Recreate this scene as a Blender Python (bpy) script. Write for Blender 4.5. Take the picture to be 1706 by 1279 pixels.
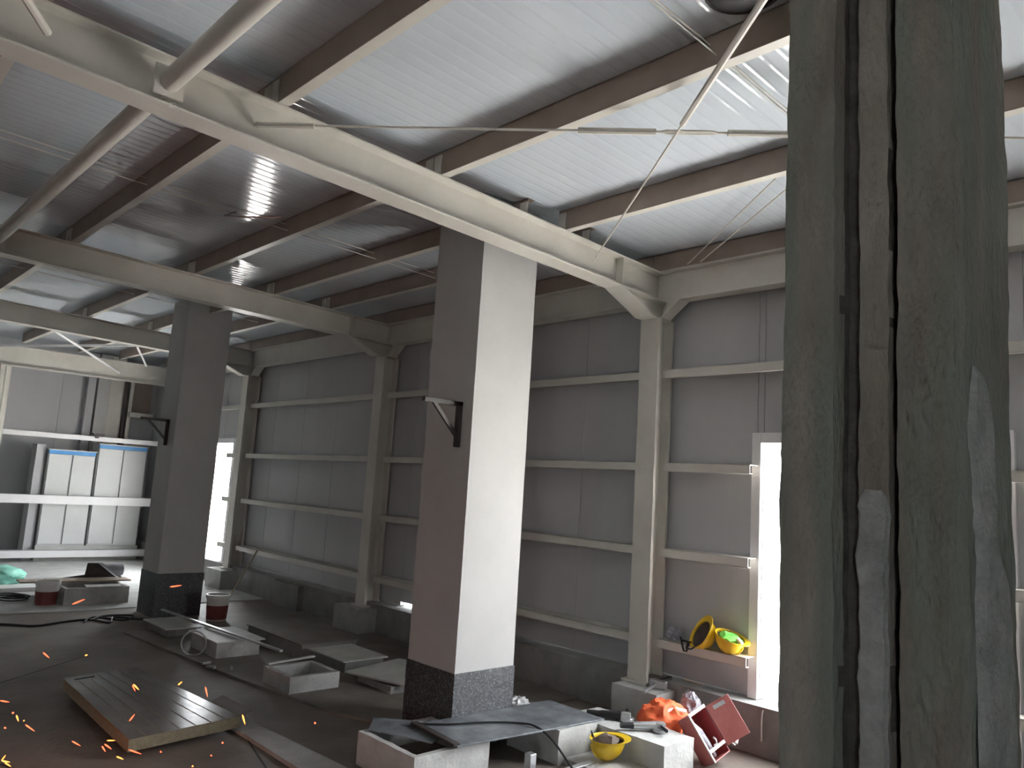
import bpy, bmesh, math, random
from mathutils import Vector, Matrix, noise
random.seed(7)
for o in list(bpy.data.objects): bpy.data.objects.remove(o)
SC = bpy.context.scene
COL = SC.collection

# ------------------------------------------------------------------ camera
EYE = 1.97
cam_d = bpy.data.cameras.new('camera'); cam = bpy.data.objects.new('camera', cam_d); COL.objects.link(cam)
R_ = Vector((0.7211, -0.6901, 0.0614)); W_ = Vector((0.6796, 0.7213, 0.1341)); W_.normalize()
R_ = (R_ - R_.dot(W_)*W_).normalized(); U_ = R_.cross(W_)
cam.matrix_world = Matrix(((R_.x, U_.x, -W_.x, 0), (R_.y, U_.y, -W_.y, 0), (R_.z, U_.z, -W_.z, EYE), (0, 0, 0, 1)))
cam_d.sensor_fit = 'HORIZONTAL'; cam_d.sensor_width = 36; cam_d.lens = 1289.15/1706*36
cam_d.clip_start = .05; cam_d.clip_end = 200
SC.camera = cam

# ------------------------------------------------------------------ world, light, exposure
world = bpy.data.worlds.new('world'); SC.world = world; world.use_nodes = True
bgn = world.node_tree.nodes['Background']
bgn.inputs[0].default_value = (0.93, 0.965, 1.0, 1); bgn.inputs[1].default_value = 8.5
sun_d = bpy.data.lights.new('sun', 'SUN'); sun_d.energy = 50; sun_d.angle = math.radians(3); sun_d.color = (1, .975, .935)
sun = bpy.data.objects.new('sun', sun_d); COL.objects.link(sun); sun.location = (-10, -10, 20)
sun.rotation_euler = Vector((-.06, -.52, -.85)).to_track_quat('-Z', 'Y').to_euler()
SC.view_settings.view_transform = 'Standard'; SC.view_settings.look = 'None'
SC.view_settings.gamma = 1; SC.view_settings.use_curve_mapping = False
SC.view_settings.exposure = 1.2

WIN_R = [(1.55, 3.34), (13.85, 15.3)]       # daylight openings in the long wall (Y spans)
FILL_WIN_L = [(-4.6, -3.8)]                        # unseen opening added in the opposite wall for fill light
WZ0, WZ1 = 0.37, 2.49                                    # sill and head of the openings
def portal(name, loc, rot, sx, sy):
    l = bpy.data.lights.new(name, 'AREA'); l.shape = 'RECTANGLE'; l.size = sx; l.size_y = sy
    l.cycles.is_portal = True
    o = bpy.data.objects.new(name, l); COL.objects.link(o); o.location = loc; o.rotation_euler = rot
for a, b in WIN_R: portal('daylight_portal', (6.33, (a+b)/2, (WZ0+WZ1)/2), (0, math.pi/2, 0), WZ1-WZ0, b-a)
for a, b in FILL_WIN_L: portal('daylight_portal', (-6.33, (a+b)/2, (WZ0+WZ1)/2), (0, -math.pi/2, 0), WZ1-WZ0, b-a)

# ------------------------------------------------------------------ materials
def mat(name, c1, c2=None, rough=.6, scale=3., bump=0., bscale=30., metal=0., spec=.5, stretch=None, emit=None, es=0.):
    m = bpy.data.materials.new(name); m.use_nodes = True
    nt = m.node_tree; b = nt.nodes['Principled BSDF']
    b.inputs['Roughness'].default_value = rough; b.inputs['Metallic'].default_value = metal
    b.inputs['Specular IOR Level'].default_value = spec
    b.inputs['Base Color'].default_value = (*c1, 1)
    if c2 or bump:
        g = nt.nodes.new('ShaderNodeNewGeometry'); src = g.outputs['Position']
        if stretch:
            mp = nt.nodes.new('ShaderNodeMapping'); mp.inputs['Scale'].default_value = stretch
            nt.links.new(src, mp.inputs['Vector']); src = mp.outputs['Vector']
    if c2:
        n = nt.nodes.new('ShaderNodeTexNoise'); n.inputs['Scale'].default_value = scale; n.inputs['Detail'].default_value = 8
        n.inputs['Roughness'].default_value = .62
        nt.links.new(src, n.inputs['Vector'])
        r = nt.nodes.new('ShaderNodeValToRGB'); r.color_ramp.elements[0].position = .32; r.color_ramp.elements[1].position = .68
        r.color_ramp.elements[0].color = (*c1, 1); r.color_ramp.elements[1].color = (*c2, 1)
        nt.links.new(n.outputs['Fac'], r.inputs['Fac']); nt.links.new(r.outputs['Color'], b.inputs['Base Color'])
    if bump:
        n2 = nt.nodes.new('ShaderNodeTexNoise'); n2.inputs['Scale'].default_value = bscale; n2.inputs['Detail'].default_value = 6
        nt.links.new(src, n2.inputs['Vector'])
        bp = nt.nodes.new('ShaderNodeBump'); bp.inputs['Strength'].default_value = bump; bp.inputs['Distance'].default_value = .02
        nt.links.new(n2.outputs['Fac'], bp.inputs['Height']); nt.links.new(bp.outputs['Normal'], b.inputs['Normal'])
    if emit:
        b.inputs['Emission Color'].default_value = (*emit, 1); b.inputs['Emission Strength'].default_value = es
    return m

M = {}
M['steel'] = mat('cream_paint', (.60, .57, .51), (.68, .655, .60), .42, 2.5, .04, 60)
M['steel_shaded'] = mat('cream_paint_shaded', (.30, .24, .20), (.37, .30, .255), .5, 2.5, .04, 60)  # cream paint with the brown shade of the purlin webs put into its colour
M['clad'] = mat('wall_sheet', (.445, .445, .455), (.495, .495, .505), .32, 1.2, .03, 80, stretch=(1, 1, .15))
M['ceil'] = mat('roof_sheet', (.62, .675, .735), (.67, .725, .785), .10, 1.5, .03, 14, stretch=(.3, 1, 1))
M['plaster'] = mat('white_plaster', (.425, .42, .41), (.485, .48, .47), .7, 1.5, .06, 25)
M['concrete'] = mat('concrete', (.33, .33, .32), (.46, .46, .44), .85, 5, .3, 40)
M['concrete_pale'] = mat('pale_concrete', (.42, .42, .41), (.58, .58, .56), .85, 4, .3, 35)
M['kerb'] = mat('kerb_concrete', (.20, .195, .19), (.30, .295, .285), .88, 3, .3, 30)
M['floor'] = mat('dusty_floor', (.125, .10, .084), (.23, .195, .17), .6, 1.3, .25, 18)
M['floor2'] = mat('dusty_slab', (.14, .118, .10), (.25, .22, .195), .6, 1.8, .25, 20)
M['dark'] = mat('dark_metal', (.035, .03, .028), (.07, .06, .055), .5, 8)
M['black'] = mat('black_rubber', (.015, .015, .016), None, .6)
M['plate'] = mat('steel_plate', (.12, .135, .15), (.30, .32, .34), .42, 6, .15, 30, metal=.3)
M['board'] = mat('pale_board', (.42, .42, .39), (.55, .55, .52), .55, 4, .08, 30)
M['galv'] = mat('galvanised', (.45, .46, .47), (.58, .59, .60), .35, 10, .05, 40, metal=.7)
M['yellow'] = mat('yellow_plastic', (.78, .50, .02), (.85, .58, .04), .32, 6)
M['orange'] = mat('orange_cloth', (.80, .10, .03), (.90, .20, .07), .75, 14, .2, 60)
M['green'] = mat('green_cloth', (.12, .55, .08), (.30, .75, .15), .7, 18)
M['teal'] = mat('green_sack', (.22, .62, .48), (.34, .74, .60), .6, 8, .2, 60)
M['redbox'] = mat('red_paint', (.36, .10, .09), (.46, .17, .15), .45, 5, .05, 40)
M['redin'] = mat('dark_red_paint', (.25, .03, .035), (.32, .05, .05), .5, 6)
M['white'] = mat('white_metal', (.78, .77, .77), (.84, .83, .83), .4, 4)
M['cab'] = mat('white_panel', (.58, .59, .58), (.64, .65, .64), .35, 2)
M['blue'] = mat('blue_strip', (.07, .30, .66), (.10, .36, .74), .4, 5)
M['bucket'] = mat('white_bucket', (.66, .65, .62), (.74, .73, .70), .4, 6)
M['redlabel'] = mat('red_label', (.15, .035, .03), (.22, .05, .045), .5, 8)
M['wood'] = mat('pale_timber', (.42, .34, .26), (.55, .46, .37), .7, 6, .15, 30, stretch=(1, 8, 8))
M['wool'] = mat('mineral_wool', (.20, .17, .11), (.28, .25, .17), .95, 30, .5, 90)
M['panel'] = mat('coated_sheet', (.17, .15, .14), (.23, .21, .195), .2, 3, .06, 10)
M['grey'] = mat('grey_cloth', (.25, .25, .28), (.45, .45, .50), .8, 20, .3, 60)
M['brown'] = mat('brown_lining', (.10, .075, .06), (.17, .13, .11), .8, 10)
M['ground'] = mat('outdoor_ground', (.45, .44, .42), (.55, .54, .52), .9, .8)
M['spark'] = mat('hot_spark', (1, .2, .05), None, .5, emit=(1.0, .11, .045), es=1.5)
M['spark2'] = mat('hotter_spark', (1, .5, .1), None, .5, emit=(1.0, .26, .05), es=1.7)

# terrazzo base of the pillars
m = mat('terrazzo', (.05, .052, .056), None, .45); nt = m.node_tree
g = nt.nodes.new('ShaderNodeNewGeometry'); v = nt.nodes.new('ShaderNodeTexVoronoi'); v.inputs['Scale'].default_value = 95
r = nt.nodes.new('ShaderNodeValToRGB'); e = r.color_ramp.elements
e[0].position = .0; e[0].color = (.022, .023, .026, 1); e[1].position = 1; e[1].color = (.22, .23, .245, 1)
e2 = r.color_ramp.elements.new(.55); e2.color = (.045, .047, .052, 1); e3 = r.color_ramp.elements.new(.8); e3.color = (.11, .115, .122, 1)
nt.links.new(g.outputs['Position'], v.inputs['Vector']); nt.links.new(v.outputs['Color'], r.inputs['Fac'])
nt.links.new(r.outputs['Color'], nt.nodes['Principled BSDF'].inputs['Base Color']); M['terrazzo'] = m

# raw concrete of the near column: cement render with streaks tinted green-grey for window flare and one patch of pale filler
m = mat('raw_column', (.20, .18, .155), (.42, .395, .355), .92, 3.2, .8, 55, stretch=(1, 1, .35)); nt = m.node_tree
b = nt.nodes['Principled BSDF']; g = nt.nodes.new('ShaderNodeNewGeometry')
ramp = [n for n in nt.nodes if n.type == 'VALTORGB'][0]
mp = nt.nodes.new('ShaderNodeMapping'); mp.inputs['Scale'].default_value = (7, 7, .7)
nz = nt.nodes.new('ShaderNodeTexNoise'); nz.inputs['Scale'].default_value = 1.; nz.inputs['Detail'].default_value = 5
nt.links.new(g.outputs['Position'], mp.inputs['Vector']); nt.links.new(mp.outputs['Vector'], nz.inputs['Vector'])
r2 = nt.nodes.new('ShaderNodeValToRGB'); r2.color_ramp.elements[0].position = .42; r2.color_ramp.elements[1].position = .62
mx = nt.nodes.new('ShaderNodeMix'); mx.data_type = 'RGBA'; mx.inputs['B'].default_value = (.26, .285, .25, 1)
nt.links.new(nz.outputs['Fac'], r2.inputs['Fac']); nt.links.new(r2.outputs['Color'], mx.inputs['Factor'])
nt.links.new(ramp.outputs['Color'], mx.inputs['A']); nt.links.new(mx.outputs['Result'], b.inputs['Base Color'])
M['rawcol'] = m
M['concrete_dark'] = mat('dark_concrete', (.085, .08, .073), (.16, .152, .14), .9, 9, .5, 50)
M['filler'] = mat('pale_filler', (.33, .35, .34), (.52, .54, .53), .9, 9, .7, 45)

# ------------------------------------------------------------------ mesh helpers
class MB:
    def __init__(s): s.v = []; s.f = []
    def add(s, vs, fs):
        k = len(s.v); s.v += [tuple(p) for p in vs]; s.f += [tuple(i+k for i in f) for f in fs]; return s
    def hexa(s, p):           # 4 bottom ccw then 4 top
        return s.add(p, [(3, 2, 1, 0), (4, 5, 6, 7), (0, 1, 5, 4), (1, 2, 6, 5), (2, 3, 7, 6), (3, 0, 4, 7)])
    def box(s, x0, x1, y0, y1, z0, z1):
        return s.hexa([(x0, y0, z0), (x1, y0, z0), (x1, y1, z0), (x0, y1, z0), (x0, y0, z1), (x1, y0, z1), (x1, y1, z1), (x0, y1, z1)])
    def obox(s, o, a, b, c):  # origin and three edge vectors
        o, a, b, c = map(Vector, (o, a, b, c))
        return s.hexa([o, o+a, o+a+b, o+b, o+c, o+a+c, o+a+b+c, o+b+c])
    def prism(s, poly, d):    # 3-D polygon swept by d
        n = len(poly); d = Vector(d); p = [Vector(q) for q in poly]
        return s.add(p+[q+d for q in p], [tuple(range(n))[::-1], tuple(range(n, 2*n))] + [(i, (i+1) % n, n+(i+1) % n, n+i) for i in range(n)])
    def tube(s, path, rad, n=10, cap=True):
        P = [Vector(p) for p in path]; rs = rad if isinstance(rad, (list, tuple)) else [rad]*len(P)
        rings = []; up = None
        for i, p in enumerate(P):
            t = (P[min(i+1, len(P)-1)]-P[max(i-1, 0)]).normalized()
            if up is None: up = t.orthogonal().normalized()
            up = (up - up.dot(t)*t).normalized(); q = t.cross(up)
            rings.append([p+rs[i]*(math.cos(2*math.pi*k/n)*up+math.sin(2*math.pi*k/n)*q) for k in range(n)])
        vs = [v for r in rings for v in r]; fs = []
        for i in range(len(P)-1):
            for k in range(n): fs.append((i*n+k, i*n+(k+1) % n, (i+1)*n+(k+1) % n, (i+1)*n+k))
        if cap: fs += [tuple(range(n))[::-1], tuple(range((len(P)-1)*n, len(P)*n))]
        return s.add(vs, fs)
    def lathe(s, prof, n=24, M_=None):   # profile (r, z) swept round local z, then M_
        vs = []; fs = []; k = len(prof)
        for i in range(n):
            a = 2*math.pi*i/n
            vs += [Vector((r*math.cos(a), r*math.sin(a), z)) for r, z in prof]
        for i in range(n):
            for j in range(k-1): fs.append((i*k+j, ((i+1) % n)*k+j, ((i+1) % n)*k+j+1, i*k+j+1))
        if M_: vs = [M_ @ v for v in vs]
        return s.add(vs, fs)
    def rough(s, amp, sc, seed=0.):
        s.v = [tuple(Vector(p)+amp*noise.noise_vector(Vector(p)*sc+Vector((seed, seed*1.7, 0)))) for p in s.v]; return s
    def gridbox(s, x0, x1, y0, y1, z0, z1, d=.06):    # a box with subdivided faces for rough things
        bm = bmesh.new(); bmesh.ops.create_cube(bm, size=1)
        for vv in bm.verts:
            vv.co = Vector((x0 if vv.co.x < 0 else x1, y0 if vv.co.y < 0 else y1, z0 if vv.co.z < 0 else z1))
        for ax, L in ((0, x1-x0), (1, y1-y0), (2, z1-z0)):
            n = max(1, min(60, int(L/d)))
            for k in range(1, n):
                co = Vector((x0, y0, z0)); co[ax] += L*k/n; no = Vector((0, 0, 0)); no[ax] = 1
                bmesh.ops.bisect_plane(bm, geom=bm.verts[:]+bm.edges[:]+bm.faces[:], plane_co=co, plane_no=no)
        bm.verts.index_update(); vs = [tuple(vv.co) for vv in bm.verts]; fs = [tuple(vv.index for vv in f.verts) for f in bm.faces]; bm.free()
        return s.add(vs, fs)
    def mesh(s, name, mt, org=(0, 0, 0), smooth=False, bevel=0.):
        me = bpy.data.meshes.new(name); o = Vector(org)
        me.from_pydata([tuple(Vector(p)-o) for p in s.v], [], s.f)
        bm = bmesh.new(); bm.from_mesh(me)
        if bevel:
            ed = [e for e in bm.edges if len(e.link_faces) == 2 and e.calc_face_angle(0) > .6]
            bmesh.ops.bevel(bm, geom=ed, offset=bevel, segments=2, affect='EDGES', profile=.5)
        bmesh.ops.recalc_face_normals(bm, faces=bm.faces); bm.to_mesh(me); bm.free()
        if smooth:
            me.shade_smooth(); me.set_sharp_from_angle(angle=math.radians(38))
        me.materials.append(M[mt]); return me

def crumple(c, rad, seed, amp=.35, fr=2.2, nu=44, nv=26, flat=-.6):
    vs = []; fs = []
    for j in range(nv+1):
        ph = math.pi*j/nv
        for i in range(nu):
            a = 2*math.pi*i/nu; d = Vector((math.sin(ph)*math.cos(a), math.sin(ph)*math.sin(a), math.cos(ph)))
            r1 = 1-abs(noise.noise(d*fr+Vector((seed, 0, 0))))*2; r2 = 1-abs(noise.noise(d*fr*2.3+Vector((0, seed, 0))))*2
            k = 1+amp*(r1-.5)+amp*.3*(r2-.5)
            p = Vector((d.x*rad[0]*k, d.y*rad[1]*k, d.z*rad[2]*k)); p.z = max(p.z, flat*rad[2])
            vs.append(p+Vector(c))
    for j in range(nv):
        for i in range(nu): fs.append((j*nu+i, (j+1)*nu+i, (j+1)*nu+(i+1) % nu, j*nu+(i+1) % nu))
    return MB().add(vs, fs)
def link(name, me, parent=None, loc=(0, 0, 0)):
    o = bpy.data.objects.new(name, me); COL.objects.link(o); o.location = loc
    if parent: o.parent = parent
    return o
def org(o):                    # world place of a thing or part (no rotations are used on parents)
    p = Vector(o.location)
    while o.parent: o = o.parent; p += Vector(o.location)
    return p
def thing(name, label, cat, loc, group=None, kind=None):
    o = bpy.data.objects.new(name, None); COL.objects.link(o); o.location = loc; o.empty_display_size = .1
    if kind: o['kind'] = kind
    else: o['label'] = label; o['category'] = cat
    if group: o['group'] = group
    return o
def part(name, mb, mt, parent, smooth=False, bevel=0., label=None):
    o = link(name, mb.mesh(name, mt, org(parent), smooth, bevel), parent)
    if label: o['label'] = label
    return o
def single(name, mb, mt, label, cat, loc, group=None, smooth=False, bevel=0.):
    o = link(name, mb.mesh(name, mt, loc, smooth, bevel), None, loc)
    o['label'] = label; o['category'] = cat
    if group: o['group'] = group
    return o
def struct(name, mb, mt, loc=(0, 0, 0), **k):
    o = link(name, mb.mesh(name, mt, loc, **k), None, loc); o['kind'] = 'structure'; return o
def rz(x): return 4.27-.026*x          # top of the rafters, underside of the purlins
def cz(x): return 4.452-.026*x         # underside of the roof sheets
def rb(x): return 3.982-.025*x         # underside of the rafters

# ------------------------------------------------------------------ setting
struct('ground', MB().box(-40, 60, -40, 60, -.5, -.12), 'ground', (0, 0, -.12))
struct('floor', MB().box(-6.3, 6.3, -5.3, 18.6, -.12, 0), 'floor')
# roof sheets, each 1 m wide with shallow grooves every 10 cm
ceil = thing('ceiling', None, None, (0, 0, 4.45), kind='structure')
prof = []
for k in range(10):
    y = k*.1; prof += [(y+.003, 0), (y+.066, 0), (y+.080, .0021), (y+.086, .0021), (y+.0995, 0)]
prof = [(0, .0)]+prof+[(1.0, .0)]
vs = []; fs = []
X0, X1 = -6.3, 6.32
for (y, d) in prof: vs += [(X0, y, cz(X0)+d-4.45), (X1, y, cz(X1)+d-4.45)]
for i in range(len(prof)-1): fs.append((2*i, 2*i+1, 2*i+3, 2*i+2))
n0 = len(vs); vs += [(X0, .003, cz(X0)+.05-4.45), (X1, .003, cz(X1)+.05-4.45), (X0, .997, cz(X0)+.05-4.45), (X1, .997, cz(X1)+.05-4.45)]
fs += [(n0, n0+2, n0+3, n0+1), (0, n0, n0+1, 1), (2*len(prof)-2, 2*len(prof)-1, n0+3, n0+2), ]
me = MB().add(vs, fs).mesh('roof_panel', 'ceil')
y = -5.6
while y < 18.7:
    link('roof_panel', me, ceil, (0, y, 0)); y += 1.0
struct('roof_cover', MB().hexa([(-6.5, -5.7, cz(-6.5)+.06), (6.5, -5.7, cz(6.5)+.06), (6.5, 18.8, cz(6.5)+.06), (-6.5, 18.8, cz(-6.5)+.06),
        (-6.5, -5.7, cz(-6.5)+.2), (6.5, -5.7, cz(6.5)+.2), (6.5, 18.8, cz(6.5)+.2), (-6.5, 18.8, cz(-6.5)+.2)]), 'dark', (0, 0, 4.6))

def clad_wall(name, plane, wins, t0, t1, step, ph, zlo, zhi, gap=None):
    """vertical sheets; plane(u, d, z) maps along / outward / up"""
    w = thing(name, None, None, plane(0, 0, 0), kind='structure')
    cuts = sorted(set([t0, t1]+[x for ab in wins for x in ab]+[ph+k*step for k in range(-20, 40) if t0 < ph+k*step < t1]))
    for a, b in zip(cuts, cuts[1:]):
        if b-a < .02: continue
        mid = (a+b)/2; spans = [(zlo, zhi)]
        if any(p <= mid <= q for p, q in wins): spans = [(WZ1, zhi)]
        if gap and gap[0] <= mid <= gap[1]: spans = [(zlo+.045, zhi)]
        for z0, z1 in spans:
            c = [plane(a+.0018, 0, z0), plane(b-.0018, 0, z0), plane(b-.0018, .05, z0), plane(a+.0018, .05, z0)]
            d = [plane(a+.0018, 0, z1), plane(b-.0018, 0, z1), plane(b-.0018, .05, z1), plane(a+.0018, .05, z1)]
            part('wall_panel', MB().hexa(c+d), 'clad', w, bevel=.004)
    return w
XC = 6.17
clad_wall('wall_right', lambda u, d, z: (XC+d, u, z), WIN_R+[], -5.3, 18.4, 1.0, .4, .39, 4.40, gap=(7.4, 8.4))
clad_wall('wall_end', lambda u, d, z: (u, 18.3+d, z), [], -6.3, 6.2, 1.0, .25, .0, 4.6)
clad_wall('wall_left', lambda u, d, z: (-6.2-d, u, z), FILL_WIN_L, -5.3, 18.4, 1.0, .4, .37, 4.7)
clad_wall('wall_back', lambda u, d, z: (u, -5.2-d, z), [], -6.3, 6.2, 1.0, .25, .0, 4.7)
# outer weather sheets close the joints
def outer(name, wins, x0, x1):
    mb = MB(); ys = [-5.4]+[v for ab in sorted(wins) for v in ab]+[18.6]
    for k in range(0, len(ys), 2): mb.box(x0, x1, ys[k], ys[k+1], .42, 4.75)
    for a, b in wins: mb.box(x0, x1, a, b, WZ1, 4.75)
    struct(name, mb, 'clad', ((x0+x1)/2, 6, .4))
mbx = MB(); 
for a, b in [(-5.4, 1.55), (3.34, 7.55), (8.40, 13.85), (15.3, 18.6)]: mbx.box(6.225, 6.26, a, b, .38, 4.6)
mbx.box(6.225, 6.26, 7.55, 8.40, .435, 4.6)
for a, b in WIN_R: mbx.box(6.225, 6.26, a, b, WZ1, 4.6)
struct('wall_right_outer', mbx, 'clad', (6.24, 6, .4))
outer('wall_left_outer', FILL_WIN_L, -6.30, -6.26)
struct('wall_end_outer', MB().box(-6.4, 6.3, 18.36, 18.42, 0, 4.7), 'clad', (0, 18.4, 0))
struct('wall_back_outer', MB().box(-6.4, 6.3, -5.33, -5.26, 0, 4.75), 'clad', (0, -5.3, 0))
# concrete upstand of the long wall with its pilaster stubs
up = thing('baseboard_right', None, None, (6.1, 6, 0), kind='structure')
part('upstand', MB().gridbox(5.97, 6.32, -5.3, 18.4, 0, .375, .25).rough(.006, 3), 'kerb', up)
for y0, y1 in ((10.55, 11.3), (7.0, 7.5), (15.6, 16.2)): part('pilaster_stub', MB().gridbox(5.88, 5.985, y0, y1, 0, .36, .1).rough(.006, 6), 'kerb', up)
struct('baseboard_left', MB().box(-6.32, -6.1, -5.3, 18.4, 0, .36), 'kerb', (-6.2, 6, 0))

# window openings: white steel trim
def window(i, y0, y1, x, s):
    w = thing('window_%d' % i, None, None, (x, (y0+y1)/2, WZ0), kind='structure')
    xa, xb = (x-.03, x+.09) if s > 0 else (x-.09, x+.03)
    part('window_jamb', MB().box(xa, xb, y1, y1+.085, WZ0+.01, WZ1+.09), 'white', w, bevel=.004)
    part('window_jamb', MB().box(xa, xb, y0-.085, y0, WZ0+.01, WZ1+.09), 'white', w, bevel=.004)
    part('window_head', MB().box(xa, xb, y0, y1, WZ1, WZ1+.09), 'white', w, bevel=.004)
    part('window_reveal', MB().box(x+.01*s, x+.012*s+.1*s, y1-.012, y1-.002, WZ0+.02, WZ1-.002), 'white', w)
for i, (a, b) in enumerate(WIN_R): window(i+1, a, b, 6.15, 1)
for i, (a, b) in enumerate(FILL_WIN_L): window(i+4, a, b, -6.15, -1)  # trim of the added fill opening, out of view
# raised floor slab and strip, and a pale lit layer at the far end
struct('floor_slab_raised', MB().prism([(3.30, 9.9, .0), (3.42, 8.5, .0), (3.53, 7.25, .0), (3.73, 5.85, .0), (4.05, 5.1, .0), (5.95, 5.1, 0), (5.95, 9.9, 0)], (0, 0, .022)), 'floor2', (4.8, 7, 0))
struct('floor_lit_end', MB().prism([(-6, 11.9, 0), (2.2, 11.75, 0), (3.2, 11.6, 0), (5.96, 11.75, 0), (5.96, 18.28, 0), (-6, 18.28, 0)], (0, 0, .012)), 'concrete_pale', (0, 15, 0))  # pale layer that paints the far window's light onto the floor
struct('floor_strip', MB().hexa([(2.84, 4.0, 0), (3.17, 4.0, 0), (3.03, 6.1, 0), (2.86, 6.1, 0), (2.84, 4.0, .03), (3.17, 4.0, .03), (3.03, 6.1, .03), (2.86, 6.1, .03)]), 'concrete', (3, 5, 0))
# saw-cut joints of the floor
for a, b in (((.9, 7.8), (1.55, 5.3)), ((1.55, 5.3), (2.2, 3.4)), ((1.0, 7.55), (2.6, 8.9)), ((2.9, 5.85), (2.45, 4.0))):
    d = Vector((b[0]-a[0], b[1]-a[1], 0)); n = Vector((-d.y, d.x, 0)).normalized()*.011
    struct('floor_joint', MB().obox((a[0], a[1], .0005), d, n, (0, 0, .002)), 'black', (a[0], a[1], 0))

# ------------------------------------------------------------------ steel frame
FR = [0.2, 4.4, 8.93, 13.13, 17.3]
FRN = ['overhead of the viewer', 'carried over the white pillar nearest the viewer', 'second from the viewer, over the middle bays', 'just behind the far white pillar', 'at the far end']
PUR = {0: [(.65, 0), (1.95, 1), (3.23, 2), (4.57, 3)], 1: [(.65, 0), (1.95, 1), (3.23, 2), (4.21, 3), (4.99, 4)],
       2: [(.65, 0), (1.95, 1), (3.23, 2), (4.21, 3), (4.99, 4)], 3: [(.65, 0), (1.95, 1), (3.23, 2), (4.21, 3), (4.99, 4)]}
BAY = ['nearest bay', 'second bay', 'third bay', 'last bay']
ORD = ['first', 'second', 'third', 'fourth', 'fifth', 'sixth']
def rafter(y, k):
    XL = -6.1
    t = thing('roof_rafter', 'cream steel I-beam rafter '+FRN[k], 'beam', (0, y, rb(0)))
    w = .095
    def slab(x0, x1, f0, f1, y0, y1): return MB().hexa([(x0, y0, f0(x0)), (x1, y0, f0(x1)), (x1, y1, f0(x1)), (x0, y1, f0(x0)), (x0, y0, f1(x0)), (x1, y0, f1(x1)), (x1, y1, f1(x1)), (x0, y1, f1(x0))])
    part('web', slab(XL, 6.1, lambda x: rb(x)+.01, lambda x: rz(x)-.01, y-.006, y+.006), 'steel', t)
    part('bottom_flange', slab(XL, 6.08, rb, lambda x: rb(x)+.014, y-w, y+w), 'steel', t, bevel=.003)
    part('top_flange', slab(XL, 6.1, lambda x: rz(x)-.014, rz, y-w, y+w), 'steel', t, bevel=.003)
    part('haunch', MB().prism([(5.36, y-.006, rb(5.36)), (6.1, y-.006, rb(6.1)), (6.1, y-.006, 3.675), (5.82, y-.006, 3.675)], (0, .012, 0)), 'steel', t)
    part('haunch_flange', MB().prism([(5.33, y-w, rb(5.33)), (5.80, y-w, 3.66), (6.1, y-w, 3.66), (6.1, y-w, 3.676), (5.82, y-w, 3.676), (5.36, y-w, rb(5.36)+.014)], (0, 2*w, 0)), 'steel', t)
    part('end_plate', MB().box(6.1, 6.116, y-w, y+w, 3.66, rz(6.1)+.01), 'steel', t)
    part('stiffener', MB().prism([(5.36, y-w+.01, rb(5.36)), (5.372, y-w+.01, rb(5.36)), (5.372, y-w+.01, rz(5.36)-.01), (5.36, y-w+.01, rz(5.36)-.01)], (0, w-.012, 0)), 'steel', t)
    for bay in (k-1, k):
        for x, _ in PUR.get(bay, []):
            s = -1 if bay < k else 1
            ya = y-w+.004 if s < 0 else y+.012
            part('cleat', MB().box(x-.012, x-.002, ya, ya+.078, rz(x), rz(x)+.15), 'steel', t)
    return t
for k, y in enumerate(FR[:4]): rafter(y, k)
CN = ['beside the window opening nearest the viewer', 'with the hammer at its foot', 'standing behind the near white pillar', 'beside the far bright window', 'in the far corner']
def column(y, k):
    t = thing('steel_column', 'cream steel wall column on a concrete footing '+CN[k], 'column', (6.0, y, .32))
    a, b = .32, 3.66
    f = MB().gridbox(5.895, 5.935, y-.105, y+.105, a, b, .07).rough(.004, 7, k)
    part('flange', f, 'steel', t); part('flange', MB().box(6.11, 6.135, y-.105, y+.105, a, b), 'steel', t)
    part('web', MB().box(5.93, 6.115, y-.008, y+.008, a, b), 'steel', t)
    part('base_plate', MB().box(5.85, 6.16, y-.14, y+.14, a, a+.018), 'steel', t)
    return t
def footing(y, k, names):
    single('column_footing', MB().gridbox(5.70, 6.22, y-.36 if k == 1 else y-.3, y+.12 if k == 1 else y+.3, 0, .318, .07).rough(.006, 6, k), 'concrete_pale' if k == 1 else 'concrete',
           'rough concrete footing block under the steel column '+names, 'block', (5.95, y, 0))
for k, y in enumerate(FR):
    if k == 1: y = 4.39
    if k == 4: continue
    column(y, k); footing(y, k, CN[k].replace('with the hammer at its foot', 'beside the orange cloth'))

def eave(k, y0, y1):
    t = thing('eave_beam', 'cream steel beam along the wall top in the '+BAY[k], 'beam', (6.0, (y0+y1)/2, 3.82))
    y0 += .02; y1 -= .02
    part('web', MB().box(5.994, 6.006, y0, y1, 3.83, 4.12), 'steel', t)
    part('bottom_flange', MB().box(5.925, 6.075, y0+.3, y1-.3, 3.82, 3.835), 'steel', t)
    part('top_flange', MB().box(5.925, 6.075, y0, y1, 4.108, 4.122), 'steel', t)
    for ya, yb in ((y0+.1, y0+.3), (y1-.1, y1-.3)):
        d = .15
        part('knee_flange', MB().prism([(5.925, ya, 3.665), (5.925, yb, 3.82), (5.925, yb, 3.836), (5.925, ya, 3.681)], (.15, 0, 0)), 'steel', t)
        part('knee_web', MB().prism([(5.995, ya, 3.67), (5.995, yb, 3.83), (5.995, ya, 3.83)], (.01, 0, 0)), 'steel', t)
for k in range(4): eave(k, FR[k], FR[k+1])

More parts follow.
